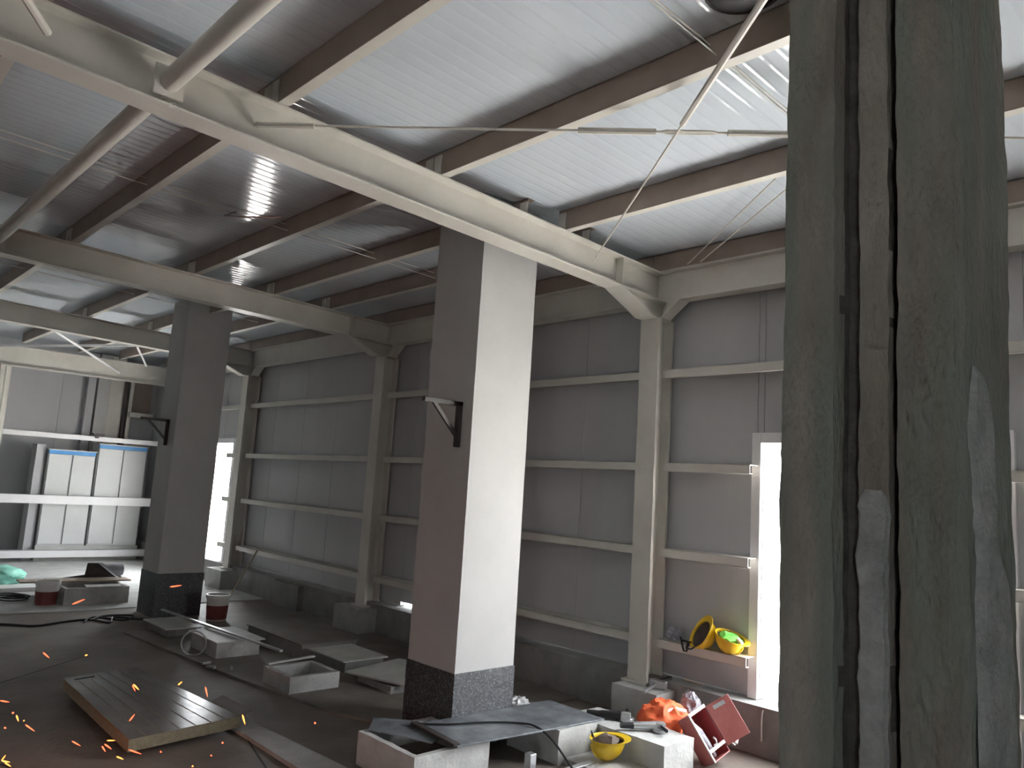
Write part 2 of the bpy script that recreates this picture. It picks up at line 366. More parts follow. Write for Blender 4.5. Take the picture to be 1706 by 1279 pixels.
def csection(ax, x, u0, u1, z0, h, fl, mt='steel', name='purlin', label='', group=None, cat='beam', lipdir=1):
    """C purlin running along Y, web at x, flanges towards +X"""
    t = thing(name, label, cat, (x, (u0+u1)/2, z0), group)
    part('web', MB().box(x, x+.004, u0, u1, z0, z0+h), mt, t)
    part('bottom_flange', MB().box(x, x+fl, u0, u1, z0-.001, z0+.004), 'steel', t)
    part('top_flange', MB().box(x, x+fl, u0, u1, z0+h-.004, z0+h+.001), mt, t)
    part('lip', MB().box(x+fl-.004, x+fl, u0, u1, z0, z0+.02), 'steel', t)
    return t
for k in range(4):
    for x, i in PUR[k]:
        csection(1, x, FR[k]+.005, FR[k+1]-.005, rz(x)+.002, .176, .07, 'steel_shaded', 'roof_purlin',
                 'thin C-section roof purlin, %s from the left in the %s' % (ORD[i], BAY[k]), 'roof purlins')
    csection(1, 5.93, FR[k]+.005, FR[k+1]-.005, 4.124, .165, .07, 'steel_shaded', 'eave_purlin', 'C-section purlin lying on the wall-top beam in the '+BAY[k], 'roof purlins')
# wall girts
GZ = [3.092, 2.2194, 1.442, .6416]
GN = ['highest', 'second highest', 'third highest', 'lowest']
GB = ['yellow helmet bay', 'bay right behind the near white pillar', 'large dim bay between the two pillars', 'far window bay']
def girt(k, j, y0, y1, end=None):
    z = GZ[j]; t = thing('wall_girt', '%s cream horizontal wall girt in the %s' % (GN[j], GB[k]) + (end or ''), 'girt', (6.05, (y0+y1)/2, z), 'wall girts')
    part('front_lip', MB().box(5.985, 5.989, y0, y1, z, z+.078), 'steel', t)
    part('shelf', MB().box(5.985, 6.166, y0, y1, z+.074, z+.078), 'steel', t)
    part('bottom_flange', MB().box(5.985, 6.03, y0, y1, z-.001, z+.003), 'steel', t)
for k in range(4):
    a, b = FR[k]+.13, FR[k+1]-.13
    for j in range(4):
        if k == 0:
            if j == 0: girt(k, j, a, b)
            else:
                girt(k, j, 3.365, 4.24); girt(k, j, a, 1.48, ', right of window')
        elif k == 3:
            if j == 0: girt(k, j, a, b)
            else: girt(k, j, a, 13.78); girt(k, j, 15.4, b, ', beyond the window')
        else: girt(k, j, a, b)

# ------------------------------------------------------------------ end frame and what stands there
t = thing('end_beam', 'pale steel beam across the top of the end wall frame', 'beam', (3, 17.3, 3.72))
part('web', MB().box(-6, 6.05, 17.295, 17.305, 3.72, 4.1), 'steel', t); part('bottom_flange', MB().box(-6, 6.05, 17.22, 17.38, 3.71, 3.73), 'steel', t)
part('top_flange', MB().box(-6, 6.05, 17.22, 17.38, 4.09, 4.105), 'steel', t)
for x, lab in ((3.02, 'pale steel post of the end frame, at the left edge'), (.2, 'pale steel post of the end frame, left of the picture')):
    t = thing('end_post', lab, 'column', (x, 17.3, 0))
    part('web', MB().box(x-.005, x+.005, 17.2, 17.4, 0, 3.72), 'steel', t)
    part('flange', MB().box(x-.09, x+.09, 17.2, 17.212, 0, 3.72), 'steel', t); part('flange', MB().box(x-.09, x+.09, 17.39, 17.402, 0, 3.72), 'steel', t)
for z, h, lab in ((2.41, .10, 'highest pale rail of the end frame, above the white panel units'), (1.13, .17, 'middle pale rail crossing the white panel units'), (.10, .14, 'lowest pale rail of the end frame near the floor')):
    t = thing('end_rail', lab, 'girt', (4.5, 17.3, z), 'end wall rails')
    part('front_lip', MB().box(3.115, 6.0, 17.24, 17.246, z, z+h), 'white', t); part('shelf', MB().box(3.115, 6.0, 17.24, 17.38, z+h-.006, z+h), 'white', t)
# pilasters and reveals of the end wall
for x0, x1, mt, lab in ((4.70, 4.86, 'clad', 'grey wall pilaster beside the pale one, high on the end wall'), (4.88, 5.12, 'plaster', 'pale plastered pilaster on the end wall, above the panel units'),
                    (5.14, 5.42, 'steel', 'cream flat pilaster on the end wall, between the pale one and the dark gap')):
    single('wall_pilaster', MB().box(x0, x1, 18.06 if mt == 'plaster' else 18.14, 18.3, 0, 4.3), mt, lab, 'pilaster', (x0, 18.2, 0), bevel=.006)
single('dark_gap_strip', MB().tube([(5.47, 18.1, 0), (5.47, 18.1, 4.2)], .045, 12), 'dark', 'dark thin vertical gap strip on the end wall', 'pipe', (5.47, 18.1, 0), smooth=True)  # dark strip added to show a thin dark gap in the wall
t = thing('recessed_frame', 'cream framed recess high on the end wall beside the dark gap', 'frame', (5.8, 18.2, 3.0))
part('sill', MB().box(5.56, 6.05, 18.02, 18.28, 3.02, 3.12), 'steel', t, bevel=.004); part('jamb', MB().box(5.54, 5.62, 18.1, 18.28, 2.2, 4.2), 'steel', t, bevel=.004)
part('back', MB().box(5.62, 6.05, 18.24, 18.29, 3.12, 4.2), 'steel_shaded', t)
# white panel units
def unit(x0, x1, z1, lab):
    t = thing('panel_unit', lab, 'cabinet', ((x0+x1)/2, 17.6, 0), 'white panel units at the end wall')
    part('body', MB().box(x0, x1, 17.53, 17.98, .04, z1), 'cab', t, bevel=.004)
    part('plinth', MB().box(x0-.02, x1+.02, 17.47, 17.95, 0, .30), 'board', t, bevel=.004)
    mid = (x0+x1)/2
    for a, b in ((x0+.012, mid-.014), (mid+.014, x1-.012)):
        d = part('door', MB().box(a, b, 17.49, 17.53, .335, z1-.10), 'cab', t, bevel=.004)
    part('top_strip', MB().box(x0+.005, x1-.005, 17.485, 17.53, z1-.095, z1-.02), 'blue', t, label='blue tape strip along the top edge')
    part('cap', MB().box(x0-.01, x1+.01, 17.48, 17.99, z1-.02, z1), 'cab', t)
unit(4.0, 4.86, 2.20, 'shorter white two-panel unit with blue top strip, left of the taller one')
unit(4.9, 5.86, 2.375, 'taller white two-panel unit with blue top strip, by the far pillar')
single('side_panel', MB().box(3.80, 3.97, 17.6, 18.0, 0, 2.28), 'clad', 'grey upright panel against the left side of the shorter white unit', 'panel', (3.88, 17.8, 0), bevel=.004)
# bracing rods in the last bay
def rod(name, pts, rad, lab, mt='steel', group=None, sleeves=(), buckle=None, cat='rod'):
    t = thing(name, lab, cat, pts[0], group); part('bar', MB().tube(pts, rad, 8), mt, t, smooth=True)
    a, b = Vector(pts[0]), Vector(pts[-1]); d = (b-a)
    for s0, s1 in sleeves: part('sleeve', MB().tube([a+d*s0, a+d*s1], rad*2.5, 8), mt, t, smooth=True)
    if buckle:
        c = a+d*buckle; dn = d.normalized(); sd = dn.cross(Vector((0, 0, 1))).normalized()*.018
        for s in (-1, 1): part('turnbuckle', MB().tube([c-dn*.16+s*sd*.2, c-dn*.13+s*sd, c+dn*.13+s*sd, c+dn*.16+s*sd*.2], .007, 8), mt, t, smooth=True)
    return t
rod('brace_rod', [(2.55, 13.2, 4.08), (5.0, 17.2, 3.85)], .022, 'pale bracing rod crossing the last bay, falling to the right', 'white', 'roof bracing rods')
rod('brace_rod', [(4.95, 13.25, 4.06), (2.55, 17.2, 4.0)], .022, 'pale bracing rod crossing the last bay, falling to the left', 'white', 'roof bracing rods')
rod('brace_rod', [(4.61, 15.0, 4.14), (5.2, 16.2, 3.95)], .018, 'short pale strut near the far pillar top', 'white', 'roof bracing rods')
# bracing of the nearest bay
rod('brace_rod', [(1.85, 4.385, 4.06), (5.57, .3, 4.115)], .0075, 'long bracing rod running level across the picture, with a turnbuckle', 'steel', 'roof bracing rods', sleeves=((.003, .068), (.355, .437), (.512, .70)), buckle=.472)
rod('brace_rod', [(5.03, 4.385, 4.01), (2.50, 1.19, 4.10)], .0075, 'bracing rod rising steeply past the turnbuckle to the top edge', 'steel', 'roof bracing rods', sleeves=((.62, .98),))
rod('brace_rod', [(.72, 4.33, 4.10), (.45, 3.9, 4.12), (-1.5, .8, 4.10)], .022, 'thick rod end meeting the rafter in the top left corner', 'steel', 'roof bracing rods')
# tie pipes between the rafters
def tie(x, y0, y1, lab):
    z = 4.07; t = thing('tie_pipe', lab, 'pipe', (x, (y0+y1)/2, z-.06), 'tie pipes between rafters')
    part('tube', MB().tube([(x, y0+.12, z), (x, y1-.12, z)], .057, 20), 'steel', t, smooth=True)
    for y in (y0+.112, y1-.112): part('end_plate', MB().box(x-.08, x+.08, y-.006, y+.006, z-.085, z+.085), 'steel', t, bevel=.002)
    for ya, yb in ((y0+.008, y0+.107), (y1-.107, y1-.008)): part('gusset', MB().box(x-.006, x+.006, ya, yb, z-.07, z+.07), 'steel', t)
tie(1.31, .2, 4.40, 'round tie pipe running from the nearest rafter to the top edge')
tie(1.31, 4.40, 8.93, 'round tie pipe behind the nearest rafter, at the left')
single('hook_bracket', MB().tube([(1.36, 4.33, 3.98), (1.37, 4.325, 3.965), (1.36, 4.315, 3.955), (1.33, 4.315, 3.953)], .008, 8), 'white', 'small bent hook under the tie pipe end plate', 'hook', (1.36, 4.32, 3.95), smooth=True)
# sag rods between the purlins
sagn = 0
for k, yy in ((0, 2.05), (1, 6.62), (2, 10.9)):
    xs = [x for x, _ in PUR[k]]
    for q, (xa, xb) in enumerate(zip(xs, xs[1:])):
        for dz, dy, wd in ((.055, .0, 'lower'), (.125, .04, 'upper')):
            rod('sag_rod', [(xa+.002, yy+dy, rz(xa)+dz), (xb+.006, yy+dy, rz(xb)+dz)], .0045,
                '%s thin tie rod between the %s and %s purlin of the %s' % (wd, ORD[q], ORD[q+1], BAY[k]), 'steel', 'thin tie rods between purlins')
    xa = xs[-1]
    for dy, wd in ((0, 'farther'), (-.28, 'nearer')):
        if k == 0:
            rod('sag_rod', [(xa+.03, yy+.15+dy, rz(xa)+.15), (5.96, 4.05+dy*.5, 4.14)], .006, wd+' slanting thin rod from the last purlin down to the wall-top beam', 'steel', 'thin tie rods between purlins')
t = thing('hanging_strap', 'thin bent strap hanging over the tie rods in the second bay', 'strap', (2.9, 6.6, 4.2))
part('loop', MB().tube([(2.72, 6.62, 4.27), (2.66, 6.62, 4.235), (2.63, 6.66, 4.22), (2.72, 6.55, 4.21), (2.95, 6.35, 4.23), (3.0, 6.3, 4.24)], .008, 6), 'galv', t, smooth=True)
# dark round shape on the roof by the upper edge
t = thing('ceiling_dark_shape', 'dark round shape under the roof sheet at the top edge', 'fitting', (3.02, 1.78, cz(3.0)-.05))
part('dish', MB().lathe([(0, -.05), (.10, -.045), (.16, -.02), (.17, .0)], 28, Matrix.Translation((3.02, 1.78, cz(3.02)-.002))), 'black', t, smooth=True)
part('collar', MB().lathe([(.17, -.012), (.185, -.008), (.185, 0)], 28, Matrix.Translation((3.02, 1.78, cz(3.02)-.002))), 'dark', t, smooth=True)

# ------------------------------------------------------------------ pillars
def pillar(y0, lab):
    t = thing('square_pillar', lab, 'pillar', (4.235, y0+.3, 0), 'white square pillars')
    x0, x1, y1 = 3.93, 4.54, y0+.59
    part('shaft', MB().gridbox(x0, x1, y0, y1, .55, cz(4.54)-.004, .12).rough(.0025, 5, y0), 'plaster', t)
    part('dado', MB().gridbox(x0-.008, x1+.008, y0-.008, y1+.008, 0, .57, .05).rough(.003, 14, y0), 'terrazzo', t, label='dark speckled terrazzo base band')
    return t
pillar(4.60, 'big white square pillar standing behind the nearest rafter, with a speckled dark base')
pillar(10.78, 'far white square pillar at left with a dark base band')
def bracket(y, lab):
    z0, z1 = 2.27, 2.63
    t = thing('angle_bracket', lab, 'bracket', (3.9, y, z0), 'triangular brackets on the pillars')
    part('wall_leg', MB().box(3.885, 3.928, y-.02, y+.02, z0, z1), 'dark', t, bevel=.003)
    part('arm', MB().box(3.55, 3.93, y-.02, y+.02, z1-.035, z1), 'dark', t, bevel=.003)
    part('diagonal', MB().obox((3.90, y-.012, z0+.06), (-.27, 0, .27), (0, .024, 0), (.02, 0, .02)), 'dark', t)
bracket(4.74, 'dark triangular steel bracket on the near white pillar')
bracket(11.02, 'dark triangular steel bracket on the far white pillar')

# near raw concrete column
t = thing('concrete_column', 'rough raw concrete column filling the right of the picture', 'column', (2.5, .92, 0))
def outline():
    x0, x1, ya, yb = 2.30, 2.715, .667, 1.175      # camera side is x0; nearest edge is (x0, ya)
    L = [(x0, 1.175), (x0, 1.015), (x0+.07, 1.0), (x0+.07, .958), (x0+.022, .95), (x0+.022, .868), (x0+.075, .860), (x0+.075, .845), (x0, .836), (x0, ya+.02), (x0+.02, ya), (x1, ya-.01), (x1, 1.175)]
    out = []
    for (a, b), (c, d) in zip(L, L[1:]+L[:1]):
        n = max(1, int(math.hypot(c-a, d-b)/.022))
        for i in range(n): out.append((a+(c-a)*i/n, b+(d-b)*i/n))
    return out
OUT = outline(); NZ = 150; vs = []; fs = []; n = len(OUT)
cx, cy = 2.5, .92
for i in range(NZ+1):
    z = 4.38*i/NZ; tp = 1.0+.02*(1-i/NZ)
    for x, y in OUT:
        p = Vector((cx+(x-cx)*tp, cy+(y-cy)*tp, z))
        nz = noise.noise_vector(Vector((p.x*3, p.y*3, z*1.2)))*.010+noise.noise_vector(Vector((p.x*14, p.y*14, z*9)))*.005+noise.noise_vector(Vector((p.x*40, p.y*40, z*34)))*.0022
        vs.append((p.x+nz.x, p.y+nz.y, z+nz.z*.2))
for i in range(NZ):
    for k in range(n): fs.append((i*n+k, i*n+(k+1) % n, (i+1)*n+(k+1) % n, (i+1)*n+k))
fs += [tuple(range(n))[::-1], tuple(range(NZ*n, NZ*n+n))]
sh = part('shaft', MB().add(vs, fs), 'rawcol', t, smooth=True)
sh.data.materials.append(M['concrete_dark'])
for p in sh.data.polygons:                     # darker concrete in the two chases
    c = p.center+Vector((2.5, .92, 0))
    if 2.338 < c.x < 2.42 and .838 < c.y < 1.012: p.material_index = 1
def patch(rows, ax, lab):      # thin skin of pale filler standing proud of the shaft; rows: z, from, to, face plane
    vs = []; fs = []; K = 10; zs = [r[0] for r in rows]; N = 70
    for i in range(N+1):
        z = zs[0]+(zs[-1]-zs[0])*i/N
        k = max(q for q in range(len(zs)-1) if zs[q] >= z-1e-6); f = (z-zs[k])/(zs[k+1]-zs[k]); f = min(1, max(0, f))
        a, b, pl = [rows[k][c]*(1-f)+rows[k+1][c]*f for c in (1, 2, 3)]
        a += .016*noise.noise(Vector((1, 5, z*9)))+.007*noise.noise(Vector((4, 2, z*31))); b += .016*noise.noise(Vector((7, 5, z*8)))+.007*noise.noise(Vector((9, 2, z*29)))
        for c in range(K+1):
            t_ = c/K; e = 0 if c in (0, K) or i in (0, N) else .014+.003*noise.noise(Vector((t_*4, 0, z*14)))
            u = a+(b-a)*t_; vs.append((u, pl-e, z) if ax == 1 else (pl-e, u, z))
    for i in range(N):
        for k in range(K): fs.append((i*(K+1)+k, i*(K+1)+k+1, (i+1)*(K+1)+k+1, (i+1)*(K+1)+k))
    part('filler_patch', MB().add(vs, fs), 'filler', t, smooth=True, label=lab)
P_ = EYE
patch([(P_+.42, 2.37, 2.39, .664), (P_+.36, 2.35, 2.48, .664), (P_+.26, 2.32, 2.53, .664), (P_-.06, 2.36, 2.54, .663), (P_-.22, 2.35, 2.66, .662), (P_-.62, 2.35, 2.69, .660), (.05, 2.34, 2.70, .656)], 1, 'pale ragged filler down the right face')
patch([(P_+.07, .935, .885, 2.322), (P_+.04, .955, .868, 2.322), (P_-.18, .955, .868, 2.32), (P_-.6, .95, .872, 2.32), (.05, .95, .872, 2.318)], 0, 'pale filler patch in the recess')

# ------------------------------------------------------------------ concrete machine bases, plates and boards on the floor
def block(name, x0, x1, y0, y1, h, lab, mt='concrete', seed=0, z0=0., cat='block'):
    return single(name, MB().gridbox(x0, x1, y0, y1, z0, h, .06).rough(.006, 8, seed), mt, lab, cat, ((x0+x1)/2, (y0+y1)/2, z0))
block('machine_base', 4.42, 5.10, 7.72, 9.02, .155, 'long low concrete machine base near the wall, covered by a board', 'kerb', 1)
single('cover_board', MB().box(4.40, 5.12, 7.70, 9.04, .162, .178), 'floor2', 'long dusty board covering the low base near the wall', 'board', (4.8, 8.4, .165), bevel=.003)
block('machine_base', 4.50, 4.96, 6.98, 7.62, .125, 'square low concrete base behind the near pillar, under a square board', 'kerb', 2)
single('cover_board', MB().box(4.46, 5.0, 6.95, 7.67, .131, .145), 'board', 'square pale board on the base between the long board and the near pillar', 'board', (4.7, 7.3, .135), bevel=.003)
single('tilted_board', MB().hexa([(4.33, 6.72, .10), (4.55, 5.95, .10), (5.1, 6.2, .15), (5.0, 6.75, .15), (4.33, 6.72, .114), (4.55, 5.95, .114), (5.1, 6.2, .164), (5.0, 6.75, .164)]), 'board', 'pale thin sheet tucked behind the near white pillar', 'board', (4.7, 6.4, .1))
block('machine_base', 4.45, 4.95, 6.1, 6.66, .085, 'low dark base under the pale sheet behind the near pillar', 'kerb', 3)
# hollow base with upstanding rims
def hollow(x0, x1, y0, y1, h, th, lab, mt='concrete', seed=0):
    t = thing('hollow_base', lab, 'block', ((x0+x1)/2, (y0+y1)/2, 0))
    for (a, b, c, d) in ((x0, x1, y0, y0+th), (x0, x1, y1-th, y1), (x0, x0+th, y0+th, y1-th), (x1-th, x1, y0+th, y1-th)):
        part('rim', MB().gridbox(a, b, c, d, 0, h, .05).rough(.005, 9, seed), mt, t)
    part('bottom', MB().box(x0+th, x1-th, y0+th, y1-th, 0, h*.35), 'brown', t)
    return t
hollow(3.66, 4.17, 6.55, 7.07, .165, .05, 'open-topped square concrete box on the floor left of the near pillar', 'concrete', 4)
single('loose_strip', MB().obox((3.70, 7.05, .175), (.52, .05, .01), (0, .04, 0), (0, 0, .012)), 'board', 'thin pale strip lying across the open concrete box', 'strip', (3.95, 7.05, .17))
block('machine_base', 3.62, 3.96, 9.42, 10.05, .10, 'low concrete base at the foot of the far pillar, under a board', 'kerb', 5)
single('cover_board', MB().box(3.58, 4.0, 9.37, 10.12, .106, .12), 'board', 'pale board nearest the foot of the far pillar', 'board', (3.8, 9.7, .11), bevel=.003)
block('machine_base', 3.66, 4.14, 8.14, 8.82, .175, 'pale concrete base with the hoop leaning on it', 'concrete', 6)
single('cover_board', MB().box(3.63, 4.17, 8.08, 8.86, .182, .196), 'board', 'pale board on the base where the long bar lies', 'board', (3.9, 8.4, .19), bevel=.003)
single('long_bar', MB().obox((3.77, 10.1, .21), (.19, -2.75, .0), (.035, .002, 0), (0, 0, .02)), 'galv', 'long thin steel bar lying across the boards', 'bar', (3.85, 8.8, .2))
single('steel_hoop', MB().tube([(3.585+.006*math.sin(a*2), 8.44+.126*math.cos(a)*1.0-.0, .135+.128*math.sin(a)) if False else (3.53+.10*math.cos(a), 8.42-.085*math.cos(a), .14+.128*math.sin(a)) for a in [2*math.pi*k/36 for k in range(37)]], .010, 8), 'galv', 'thin round hoop leaning against the pale concrete base', 'hoop', (3.55, 8.42, 0), smooth=True)
# trough near the viewer, with the plate over it
hollow(3.25, 3.90, 4.14, 4.80, .225, .045, 'open concrete trough at the foot of the near pillar, partly covered by the plate', 'concrete_pale', 7)
single('scrap_sheet', MB().add([(3.30, 4.75, .232), (3.48, 4.95, .24), (3.66, 4.72, .245), (3.62, 4.35, .236), (3.5, 4.28, .232), (3.42, 4.48, .233), (3.30, 4.75, .238), (3.48, 4.95, .246), (3.66, 4.72, .251), (3.62, 4.35, .242), (3.5, 4.28, .238), (3.42, 4.48, .239)],
       [(0, 1, 2, 3, 4, 5), (6, 7, 8, 9, 10, 11)]+[(i, (i+1) % 6, 6+(i+1) % 6, 6+i) for i in range(6)]), 'plate', 'torn grey sheet on the trough, left of the big plate', 'sheet', (3.5, 4.6, .235))
t = thing('steel_plate', 'big scuffed grey steel plate lying in front of the near pillar', 'plate', (4.2, 4.3, .235))
part('sheet', MB().hexa([(3.56, 4.09, .247), (4.93, 3.96, .247), (4.95, 4.56, .247), (3.66, 4.62, .247), (3.56, 4.09, .259), (4.93, 3.96, .259), (4.95, 4.56, .259), (3.66, 4.62, .259)]), 'plate', t, bevel=.002)
single('dark_batten', MB().obox((3.54, 4.10, .256), (.05, .55, .0), (.05, -.005, 0), (0, 0, .014)), 'dark', 'dark flat strip along the left edge of the big plate', 'strip', (3.58, 4.35, .25))
block('support_block', 4.44, 4.87, 3.98, 4.52, .244, 'pale concrete block under the right end of the big plate', 'concrete_pale', 8)
single('steel_stub', MB().box(4.10, 4.16, 3.93, 3.99, 0, .15), 'galv', 'short steel stub standing under the plate edge', 'stub', (4.13, 3.96, 0), bevel=.004)
single('floor_rail', MB().box(4.1, 4.62, 3.78, 3.83, 0, .05), 'galv', 'steel flat bar on the floor beside the yellow helmet', 'bar', (4.35, 3.8, 0), bevel=.004)
block('step_ledge', 4.50, 4.88, 3.35, 3.97, .045, 'low concrete ledge with the yellow helmet standing on it', 'concrete_pale', 11)
block('step_block', 4.885, 5.26, 3.37, 4.30, .22, 'rough concrete step block carrying the power tools', 'concrete_pale', 9)
single('white_rag', crumple((5.02, 5.0, .10), (.11, .09, .07), 3), 'white', 'crumpled white rag just behind the near pillar', 'rag', (5.02, 5.0, .06), smooth=True)
block('machine_base', 4.75, 5.35, 4.62, 5.3, .058, 'low base between the near pillar and the wall, under the white rag', 'kerb', 10)

# composite panel with wool core at lower left
t = thing('sandwich_panel', 'large ribbed sandwich panel lying on the floor at lower left', 'panel', (2.35, 6.6, 0))
A, B, C, D = Vector((2.02, 5.70, .05)), Vector((2.86, 5.82, .05)), Vector((2.70, 7.63, .06)), Vector((2.06, 7.48, .06))
def lerp(u, v): return (A*(1-u)+B*u)*(1-v)+(D*(1-u)+C*u)*v
part('core', MB().hexa([A, B, C, D, A+Vector((0, 0, .085)), B+Vector((0, 0, .085)), C+Vector((0, 0, .085)), D+Vector((0, 0, .085))]), 'wool', t)
vs = []; fs = []; us = []
NR = 7
for k in range(NR):
    v0 = k/NR; us += [(v0+.002, .0865), (v0+1/NR-.014, .0865), (v0+1/NR-.010, .0845), (v0+1/NR-.002, .0845)]
for v_, h in us:
    a = lerp(v_, -.006); b_ = lerp(v_, 1.006); vs += [a+Vector((0, 0, h)), b_+Vector((0, 0, h))]
for i in range(len(us)-1): fs.append((2*i, 2*i+1, 2*i+3, 2*i+2))
part('top_sheet', MB().add(vs, fs), 'panel', t)
part('edge_lip', MB().obox(B+Vector((0, -.01, .075)), (.10, .02, .03), (-.02, .5, 0), (0, 0, .006)), 'panel', t)
part('handle_slot', MB().obox(lerp(.10, .955)+Vector((0, 0, .087)), (.16, .02, 0), (.01, .04, 0), (0, 0, .004)), 'black', t)
for q, (x, y) in enumerate(((2.2, 5.95), (2.35, 7.2))):
    single('timber_batten', MB().box(x-.1, x+.45, y-.03, y+.03, 0, .052), 'wood', ('nearer' if q == 0 else 'farther')+' timber batten under the sandwich panel', 'batten', (x, y, 0), bevel=.003)

# far left group
def bucket(x, y, lab, stick=False):
    t = thing('paint_bucket', lab, 'bucket', (x, y, 0), 'paint buckets')
    T = Matrix.Translation((x, y, 0))
    part('body', MB().lathe([(0, 0), (.12, 0), (.125, .01), (.148, .33), (.142, .33), (.12, .02), (0, .02)], 28, T), 'bucket', t, smooth=True)
    part('rim', MB().lathe([(.149, .29), (.158, .292), (.158, .335), (.143, .335)], 28, T), 'bucket', t, smooth=True)
    part('label_band', MB().lathe([(.127, .02), (.1405, .20), (.142, .20), (.129, .02)], 28, T), 'redlabel', t, smooth=True, label='dark red label band')
    part('handle', MB().tube([(x+.155*math.cos(a), y-.05-.02*math.sin(a), .30-.14*math.sin(a)) for a in [math.pi*k/12 for k in range(13)]], .004, 6), 'galv', t, smooth=True)
bucket(3.0, 12.2, 'white paint bucket with a red band beside the concrete box at left')
bucket(4.60, 10.35, 'paint bucket with a red band right of the far pillar, a pole in it')
single('long_pole', MB().tube([(4.62, 10.35, .035), (5.50, 11.2, .82)], .012, 8), 'wood', 'thin pole leaning out of the bucket towards the wall', 'pole', (4.62, 10.35, .03), smooth=True)
t = hollow(3.18, 4.02, 12.05, 13.2, .24, .05, 'long open concrete box on the floor at far left', 'concrete', 12)
single('plank', MB().obox((2.75, 12.6, .255), (1.42, -.12, .0), (.02, .32, 0), (0, 0, .02)), 'wood', 'plank lying across the far left concrete box', 'plank', (3.3, 12.6, .25))
single('torn_board', MB().obox((3.45, 12.04, .245), (.46, -.02, .0), (.02, .2, .005), (0, 0, .008)), 'board', 'pale torn board over the front rim of the far left box', 'board', (3.6, 12.1, .245))
t = thing('bent_sheet', 'dark bent metal sheet propped up on the plank at far left', 'sheet', (3.7, 12.85, .27))
part('flap', MB().prism([(3.30, 12.80, .29), (3.60, 12.75, .33), (3.62, 12.75, .50), (3.76, 12.72, .50), (4.02, 12.70, .29)], (.03, .02, .0)), 'dark', t)
part('edge', MB().obox((3.76, 12.69, .50), (.30, -.02, -.215), (.04, 0, .01), (0, .02, .0)), 'galv', t)
single('dark_roll', MB().lathe([(0, 0), (.085, 0), (.09, .01), (.09, .36), (.085, .37), (.05, .37), (.05, .3), (0, .3)], 22, Matrix.Translation((3.92, 12.98, .365)) @ Matrix.Rotation(math.pi/2, 4, 'Y') @ Matrix.Translation((0, 0, -.1))), 'grey', 'dark grey rolled sheet lying behind the bent one', 'roll', (3.9, 12.98, .27), smooth=True)
single('green_sack', crumple((2.80, 14.5, .12), (.40, .34, .17), 12, .22, 1.2, flat=-.62), 'teal', 'pale green sack slumped at the left edge', 'sack', (2.84, 14.5, 0), smooth=True)
single('foam_board', MB().box(2.7, 3.6, 13.5, 13.9, 0, .07), 'white', 'white board on the floor in front of the green sack', 'board', (3.1, 13.7, 0), bevel=.004)
single('cable_coil', MB().tube([(2.72+(.19+.02*math.sin(a*1.7))*math.cos(a), 12.75+(.17+.02*math.cos(a*1.3))*math.sin(a), .02+.01*math.sin(a*.9)+.004*a) for a in [k*.35 for k in range(46)]], .011, 6), 'black', 'dark coil of cable beside the bucket at far left', 'cable', (2.72, 12.75, 0), smooth=True)
def cable(pts, rad, lab, mt='black', name='cable', sub=5):
    P = [Vector(p) for p in pts]; out = []
    for i in range(len(P)-1):
        p0, p1, p2, p3 = P[max(i-1, 0)], P[i], P[i+1], P[min(i+2, len(P)-1)]
        for k in range(sub):
            s = k/sub; out.append(.5*((2*p1)+(p2-p0)*s+(2*p0-5*p1+4*p2-p3)*s*s+(3*p1-p0-3*p2+p3)*s**3))
    out.append(P[-1]); return single(name, MB().tube(out, rad, 6), mt, lab, 'cable', pts[0], smooth=True)
cable([(1.6, 11.2, .012), (2.25, 10.97, .012), (2.55, 10.72, .012), (2.9, 10.85, .012), (3.2, 10.9, .012), (3.35, 10.6, .012), (3.5, 10.95, .012), (3.7, 10.75, .012), (3.95, 10.6, .012)], .013, 'dark cable snaking across the floor towards the far pillar')
cable([(3.1, 10.75, .012), (3.3, 11.05, .012), (3.55, 10.7, .012), (3.75, 11.0, .012), (3.45, 11.1, .012), (3.2, 10.85, .012)], .012, 'tangled loop of dark cable beside the far pillar')
cable([(3.62, 4.58, .268), (3.80, 4.46, .268), (4.05, 4.36, .268), (4.25, 4.22, .268), (4.30, 4.08, .268), (4.33, 3.93, .20), (4.37, 3.72, .03), (4.42, 3.5, .012), (4.48, 3.2, .012)], .008, 'black cable running over the big steel plate')
for q, (x, y, a) in enumerate(((3.45, 7.95, .3), (3.62, 7.62, 1.2), (3.5, 7.75, 2.0))):
    single('debris_chip', MB().obox((x, y, .022), (.10*math.cos(a), .10*math.sin(a), 0), (-.03*math.sin(a), .03*math.cos(a), 0), (0, 0, .02)).rough(.008, 30, q), 'concrete',
           ['small broken chip lying nearest the hoop', 'small broken chip farthest from the hoop', 'small broken chip between two others near the hoop'][q], 'debris', (x, y, .022), 'debris on the floor')

